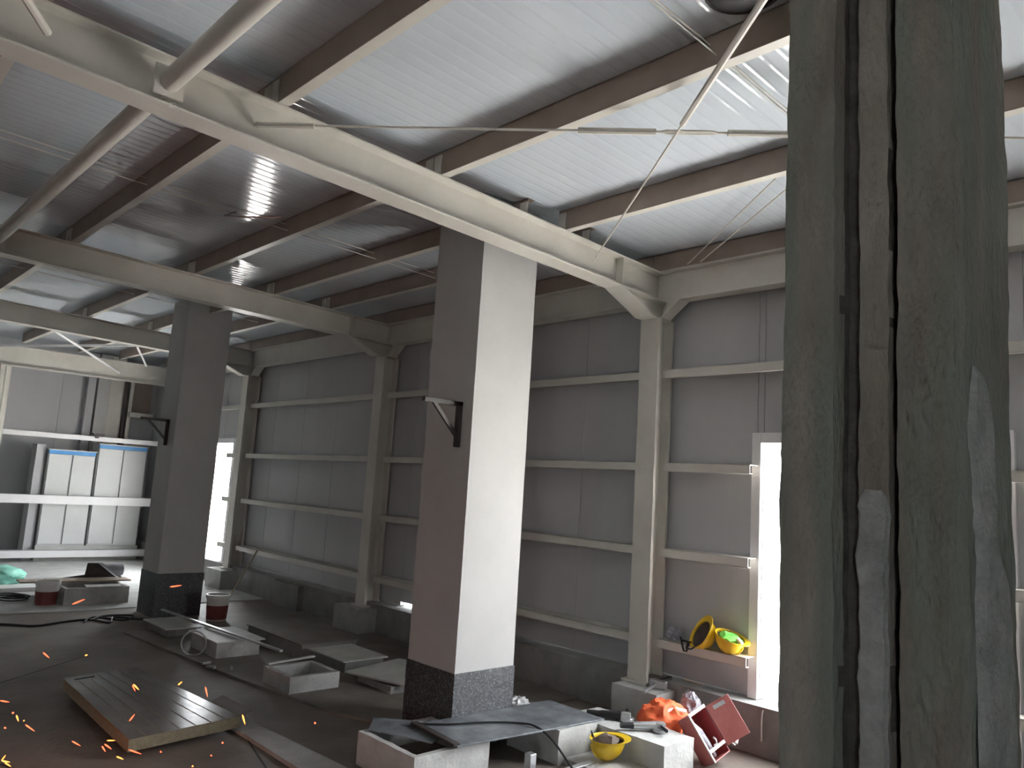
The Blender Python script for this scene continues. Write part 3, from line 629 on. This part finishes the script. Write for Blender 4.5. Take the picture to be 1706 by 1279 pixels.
# ------------------------------------------------------------------ helmets and tools by the wall
def helmet(loc, rot, lab, inner, extra=None):
    t = thing('safety_helmet', lab, 'helmet', loc, 'yellow safety helmets')
    T = Matrix.Translation(loc) @ rot.to_4x4()
    S = T @ Matrix.Diagonal((1.0, .82, 1, 1))
    pr = [(.128*math.cos(a), .145*math.sin(a)) for a in [math.pi/2*k/10 for k in range(11)]]
    pin = [(r*.965, z*.965) for r, z in pr][::-1]
    part('shell', MB().lathe(pr+pin, 32, S), 'yellow', t, smooth=True)
    vs = []; n = 32
    for k in range(n):
        a = 2*math.pi*k/n; w = .010+.038*max(0, math.cos(a))**2
        for r_, z_ in ((.124, .004), (.128+w, -.006), (.128+w, -.011), (.122, -.002)): vs.append(S @ Vector((r_*math.cos(a), r_*math.sin(a), z_)))
    fs = [(4*k+j, 4*((k+1) % n)+j, 4*((k+1) % n)+(j+1) % 4, 4*k+(j+1) % 4) for k in range(n) for j in range(4)]
    part('brim', MB().add(vs, fs), 'yellow', t, smooth=True)
    part('ridge', MB().tube([S @ Vector((.13*math.cos(a), 0, .147*math.sin(a))) for a in [math.pi*(k+1)/14 for k in range(13)]], .009, 6), 'yellow', t, smooth=True)
    part('lining', MB().lathe([(.118, .01), (.112, .05), (.085, .095), (0, .115)], 24, S), inner, t, smooth=True)
    if extra: extra(t, S)
    return t
def rotm(opening, fwd):      # local +z = crown direction (opposite of opening); local +x = brim peak direction
    z = -Vector(opening).normalized(); x = (Vector(fwd)-Vector(fwd).dot(z)*z).normalized(); y = z.cross(x)
    return Matrix((x, y, z)).transposed()
GT = GZ[3]+.078
def straps(t, S):
    part('strap', MB().tube([S @ Vector(p) for p in ((-.11, .05, .0), (-.15, .06, -.03), (-.17, .02, -.05), (-.13, -.06, -.03), (-.11, -.05, 0))], .007, 6), 'black', t, smooth=True)
helmet((5.99, 3.80, GT+.118), rotm((-.75, .35, .42), (0, -.3, 1)), 'yellow safety helmet lying on its side on the girt, open towards the room', 'brown', straps)
def greens(t, S):
    part('green_rag', MB().lathe([(0, -.03), (.06, -.025), (.10, .0), (.09, .03), (0, .04)], 18, S).rough(.02, 22), 'green', t, smooth=True, label='bright green cloth inside the helmet')
    part('bottle', MB().lathe([(0, 0), (.02, 0), (.02, .05), (.01, .06), (0, .06)], 12, S @ Matrix.Translation((.07, .02, -.02)) @ Matrix.Rotation(1.2, 4, 'Y')), 'white', t, smooth=True)
helmet((6.02, 3.53, GT+.135), rotm((-.12, -.28, .94), (0, -1, -.2)), 'yellow safety helmet upside down on the girt, green cloth inside', 'brown', greens)
def junk(t, S):
    part('gloves', MB().lathe([(0, -.02), (.05, -.02), (.09, .01), (.07, .04), (0, .05)], 16, S).rough(.03, 20), 'brown', t, smooth=True)
    part('strap', MB().tube([S @ Vector(p) for p in ((-.11, .05, 0), (-.13, .03, -.05), (-.12, -.04, -.05), (-.10, -.07, 0))], .006, 6), 'black', t, smooth=True)
helmet((4.72, 3.75, .0495+.148), rotm((-.05, -.05, 1), (.85, -.5, .0)), 'yellow safety helmet upside down on the low ledge, gloves inside', 'brown', junk)
t = thing('safety_goggles', 'dark goggles with strap hanging over the girt edge beside the helmets', 'goggles', (5.99, 3.98, GT))
part('frame', MB().tube([(5.975, 3.99, GT+.06), (5.974, 3.975, GT), (5.972, 3.955, GT-.05), (5.972, 3.925, GT-.05), (5.974, 3.915, GT-.005), (6.0, 3.92, GT+.012)], .008, 8), 'black', t, smooth=True)
part('strap', MB().tube([(6.0, 3.92, GT+.012), (6.06, 3.97, GT+.014), (6.08, 4.05, GT+.012)], .008, 8), 'black', t, smooth=True)
single('clear_bag', crumple((6.08, 4.125, GT+.045), (.06, .06, .065), 9, .5, flat=-.6), 'grey', 'crumpled grey plastic bag at the left end of the helmet girt', 'bag', (6.07, 4.10, GT), smooth=True)
# hammer on the footing
t = thing('sledge_hammer', 'short steel hammer lying on the footing at the column base', 'hammer', (5.85, 4.2, .33))
part('handle', MB().tube([(5.62, 4.10, .335), (5.92, 4.18, .355)], .013, 10), 'galv', t, smooth=True)
part('head', MB().obox((5.885, 4.07, .32), (.06, .018, 0), (-.03, .15, 0), (0, 0, .07)), 'galv', t, bevel=.008)
part('claw', MB().obox((5.94, 4.16, .335), (.15, -.02, .02), (.01, .045, 0), (0, 0, .045)), 'dark', t, bevel=.005)
single('short_dowel', MB().tube([(6.10, 4.02, .40), (6.13, 3.86, .388)], .008, 8), 'wood', 'short pale stick on the wall kerb beside the hammer', 'stick', (6.1, 3.95, .38), smooth=True)
# power tools on the step block
def grinder(c, ax, lab, body, head, sd):
    c = Vector(c); ax = Vector(ax).normalized(); up = Vector((0, 0, 1)); sdv = up.cross(ax).normalized()
    t = thing('angle_grinder', lab, 'power tool', c, 'power tools on the step block')
    part('motor_body', MB().tube([c+up*.035-ax*.13, c+up*.036-ax*.10, c+up*.037, c+up*.037+ax*.05], [.022, .028, .030, .034], 14), body, t, smooth=True)
    part('grip', MB().tube([c+up*.034-ax*.22, c+up*.034-ax*.12], [.020, .025], 12), 'black', t, smooth=True)
    part('gear_head', MB().obox(c+ax*.05-sdv*.033+up*.008, ax*.075, sdv*.066, up*.058), head, t, bevel=.008)
    h = c+ax*.09+sdv*.0
    part('guard', MB().lathe([(0, .028), (.058, .028), (.062, .022), (.062, .004), (.058, .004)], 24, Matrix.Translation(h+sdv*sd*.02)), head, t, smooth=True)
    part('disc', MB().lathe([(0, .006), (.055, .006), (.055, .003), (0, .003)], 24, Matrix.Translation(h+sdv*sd*.02)), 'dark', t, smooth=True)
    part('side_handle', MB().tube([h+up*.04+sdv*sd*.03, h+up*.045+sdv*sd*.15], [.010, .014], 10), 'black', t, smooth=True)
grinder((5.08, 3.98, .222), (.55, -.83, 0), 'black and grey angle grinder lying on the step block, farther from the toolbox', 'black', 'galv', 1)
grinder((5.09, 3.66, .222), (.80, -.6, 0), 'silver-grey power tool lying on the step block, beside the orange cloth', 'galv', 'galv', -1)
# orange cloth and rag
t = thing('orange_vest', 'crumpled orange cloth with a pale tape, beside the open red toolbox', 'cloth', (5.45, 3.72, .1))
part('cloth', crumple((5.42, 3.76, .22), (.21, .17, .15), 5, .26, 1.5, flat=-.75), 'orange', t, smooth=True)
part('tape', MB().tube([(5.33, 3.62, .13), (5.27, 3.68, .21), (5.30, 3.70, .30), (5.40, 3.66, .34), (5.52, 3.62, .31)], .016, 8), 'white', t, smooth=True)
single('plastic_bundle', crumple((5.74, 3.72, .25), (.085, .085, .15), 8, .3, 2.0, flat=-.85), 'grey', 'dark blue-grey plastic bundle behind the orange cloth', 'bundle', (5.74, 3.72, .11), smooth=True)
block('rubble_stone', 5.30, 5.86, 3.58, 3.95, .09, 'flat concrete lump under the orange cloth', 'kerb', 15)
# open red toolbox standing on end
E1 = Vector((.192, -.542, -.818)); E2 = Vector((.971, -.015, .238)); E3 = Vector((.141, .840, -.524))
E1.normalize(); E2 = (E2-E2.dot(E1)*E1).normalized(); E3 = E1.cross(E2)
if E3.y < 0: E3 = -E3
O = Vector((5.30, 3.45, EYE-1.625)); L, Wd, Dp, th = .36, .215, .125, .008
t = thing('tool_box', 'open red steel toolbox tipped on end against the wall', 'toolbox', O+E1*L)
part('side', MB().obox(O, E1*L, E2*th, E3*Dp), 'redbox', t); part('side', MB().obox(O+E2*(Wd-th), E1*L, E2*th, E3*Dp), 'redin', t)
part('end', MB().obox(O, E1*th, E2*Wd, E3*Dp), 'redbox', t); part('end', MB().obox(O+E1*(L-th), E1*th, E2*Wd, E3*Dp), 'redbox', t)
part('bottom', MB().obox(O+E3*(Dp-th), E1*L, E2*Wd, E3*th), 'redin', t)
for (o, a, b) in ((O-E3*.006, E1*L, E2*.013), (O-E3*.006-E1*.012, E1*.024, E2*Wd), (O-E3*.006+E1*(L-.09), E1*.024, E2*Wd)):
    part('rim', MB().obox(o, a, b, E3*.012), 'white', t, label='bare pale metal rim')
LV = (E2-E3).normalized(); LN = E1.cross(LV).normalized(); Hh = O+E2*(Wd+.004)
lid = part('lid', MB().obox(Hh+E1*.01, E1*(L-.05), LV*.20, LN*.010), 'redbox', t, bevel=.003)
part('lid_sticker', MB().obox(Hh+E1*.03+LV*.05-LN*.0018, E1*.03, LV*.10, LN*.0016) if LN.dot(-O) < 0 else MB().obox(Hh+E1*.03+LV*.05+LN*.010, E1*.03, LV*.10, LN*.0016), 'galv', lid)
hp = O+E1*(L-.07)+E2*Wd
part('latch', MB().tube([hp, hp+E2*.05+E1*.01, hp+E2*.08+E1*.06], .006, 8), 'white', t, smooth=True)
part('latch_grip', MB().tube([hp+E2*.10+E1*.055, hp+E2*.145+E1*.03], .012, 10), 'white', t, smooth=True)
single('tool_bundle', MB().tube([O+E1*.06+E2*.06+E3*.07, O+E1*.14+E2*.07+E3*.06, O+E1*.24+E2*.09+E3*.06, O+E1*.33+E2*.12+E3*.07], [.02, .035, .03, .02], 12).rough(.012, 25), 'grey', 'grey bundle of small tools inside the red toolbox', 'tools', O+E1*.2+E2*.08+E3*.06, smooth=True)
single('white_clip', MB().tube([O+E1*.22+E2*.15+E3*.02, O+E1*.24+E2*.17+E3*.03, O+E1*.27+E2*.16+E3*.03, O+E1*.27+E2*.13+E3*.04], .007, 8), 'white', 'small white clip inside the red toolbox', 'clip', O+E1*.24+E2*.15+E3*.03, smooth=True)
cable([(6.10, 3.15, .385), (6.03, 3.19, .378), (5.96, 3.2, .33), (5.955, 3.2, .12)], .006, 'thin pale wire hanging over the window sill kerb', 'white')
t = thing('wall_bracket', 'small dark bracket clipped to the top rail of the end frame', 'bracket', (4.75, 17.2, 2.45))
part('plate', MB().box(4.66, 4.86, 17.12, 17.25, 2.54, 2.57), 'dark', t); part('stem', MB().prism([(4.70, 17.2, 2.55), (4.82, 17.2, 2.55), (4.78, 17.2, 2.47), (4.73, 17.2, 2.47)], (0, .03, 0)), 'dark', t)
# odds at the second column foot
cable([(5.66, 8.6, .33), (5.70, 8.75, .36), (5.72, 8.9, .33), (5.68, 9.05, .34)], .010, 'short grey offcut of cable on the footing behind the near pillar', 'galv')

# ------------------------------------------------------------------ sparks
SP = [(1.354, 4.932, -0.794, 1.394, 4.889, -0.766), (1.826, 4.775, -0.698, 1.866, 4.735, -0.687), (1.165, 4.642, -0.988, 1.188, 4.624, -1.01), (1.641, 4.661, -1.208, 1.664, 4.644, -1.233), (1.84, 5.244, -1.364, 1.856, 5.235, -1.396), (2.174, 4.934, -1.35, 2.189, 4.929, -1.402), (1.446, 4.102, -1.232, 1.458, 4.084, -1.202), (1.895, 3.833, -1.208, 1.909, 3.827, -1.249), (2.039, 3.384, -1.153, 2.044, 3.38, -1.158), (1.094, 5.06, -1.312, 1.126, 5.031, -1.316), (0.991, 4.336, -1.187, 0.997, 4.33, -1.184), (1.173, 5.032, -1.394, 1.184, 5.027, -1.422), (1.295, 5.316, -1.534, 1.332, 5.286, -1.563), (1.067, 4.782, -1.377, 1.074, 4.776, -1.379), (1.516, 5.177, -1.625, 1.55, 5.149, -1.646), (1.619, 4.903, -1.565, 1.649, 4.875, -1.562), (1.323, 4.033, -1.303, 1.346, 4.015, -1.321), (1.586, 4.876, -1.584, 1.602, 4.865, -1.61), (1.538, 4.313, -1.442, 1.58, 4.276, -1.457), (1.578, 4.6, -1.561, 1.603, 4.578, -1.572), (1.89, 4.019, -1.385, 1.895, 4.015, -1.391), (1.905, 4.85, -1.659, 1.911, 4.846, -1.666), (1.958, 4.286, -1.535, 1.964, 4.282, -1.538), (1.715, 3.949, -1.449, 1.72, 3.945, -1.451), (1.184, 5.247, -1.692, 1.214, 5.219, -1.696), (1.271, 5.646, -1.816, 1.282, 5.629, -1.786), (1.105, 4.837, -1.571, 1.128, 4.818, -1.588), (1.65, 4.069, -1.082, 1.661, 4.055, -1.066), (1.177, 4.892, -1.385, 1.18, 4.89, -1.388), (1.62, 5.507, -1.211, 1.631, 5.496, -1.206)]
for i, s in enumerate(SP):
    a, b = Vector(s[:3])+Vector((0, 0, EYE)), Vector(s[3:])+Vector((0, 0, EYE))
    r0 = .0042 if (b-a).length > .02 else .0045
    single('flying_spark', MB().tube([a-(b-a)*.1, a+(b-a)*.15, a+(b-a)*.7, b+(b-a)*.1], [r0*.2, r0, r0*.8, r0*.2], 6), 'spark2' if i % 4 == 3 or i >= 24 else 'spark',
           'glowing orange spark flying above the floor at lower left', 'spark', a, 'flying grinding sparks', smooth=True)
# the shower of sparks just left of the picture throws a red glow on the floor
gl = bpy.data.lights.new('spark_glow', 'POINT'); gl.energy = 6.5; gl.color = (1, .36, .20); gl.shadow_soft_size = .12
go = bpy.data.objects.new('spark_glow', gl); COL.objects.link(go); go.location = (.95, 5.3, .30)
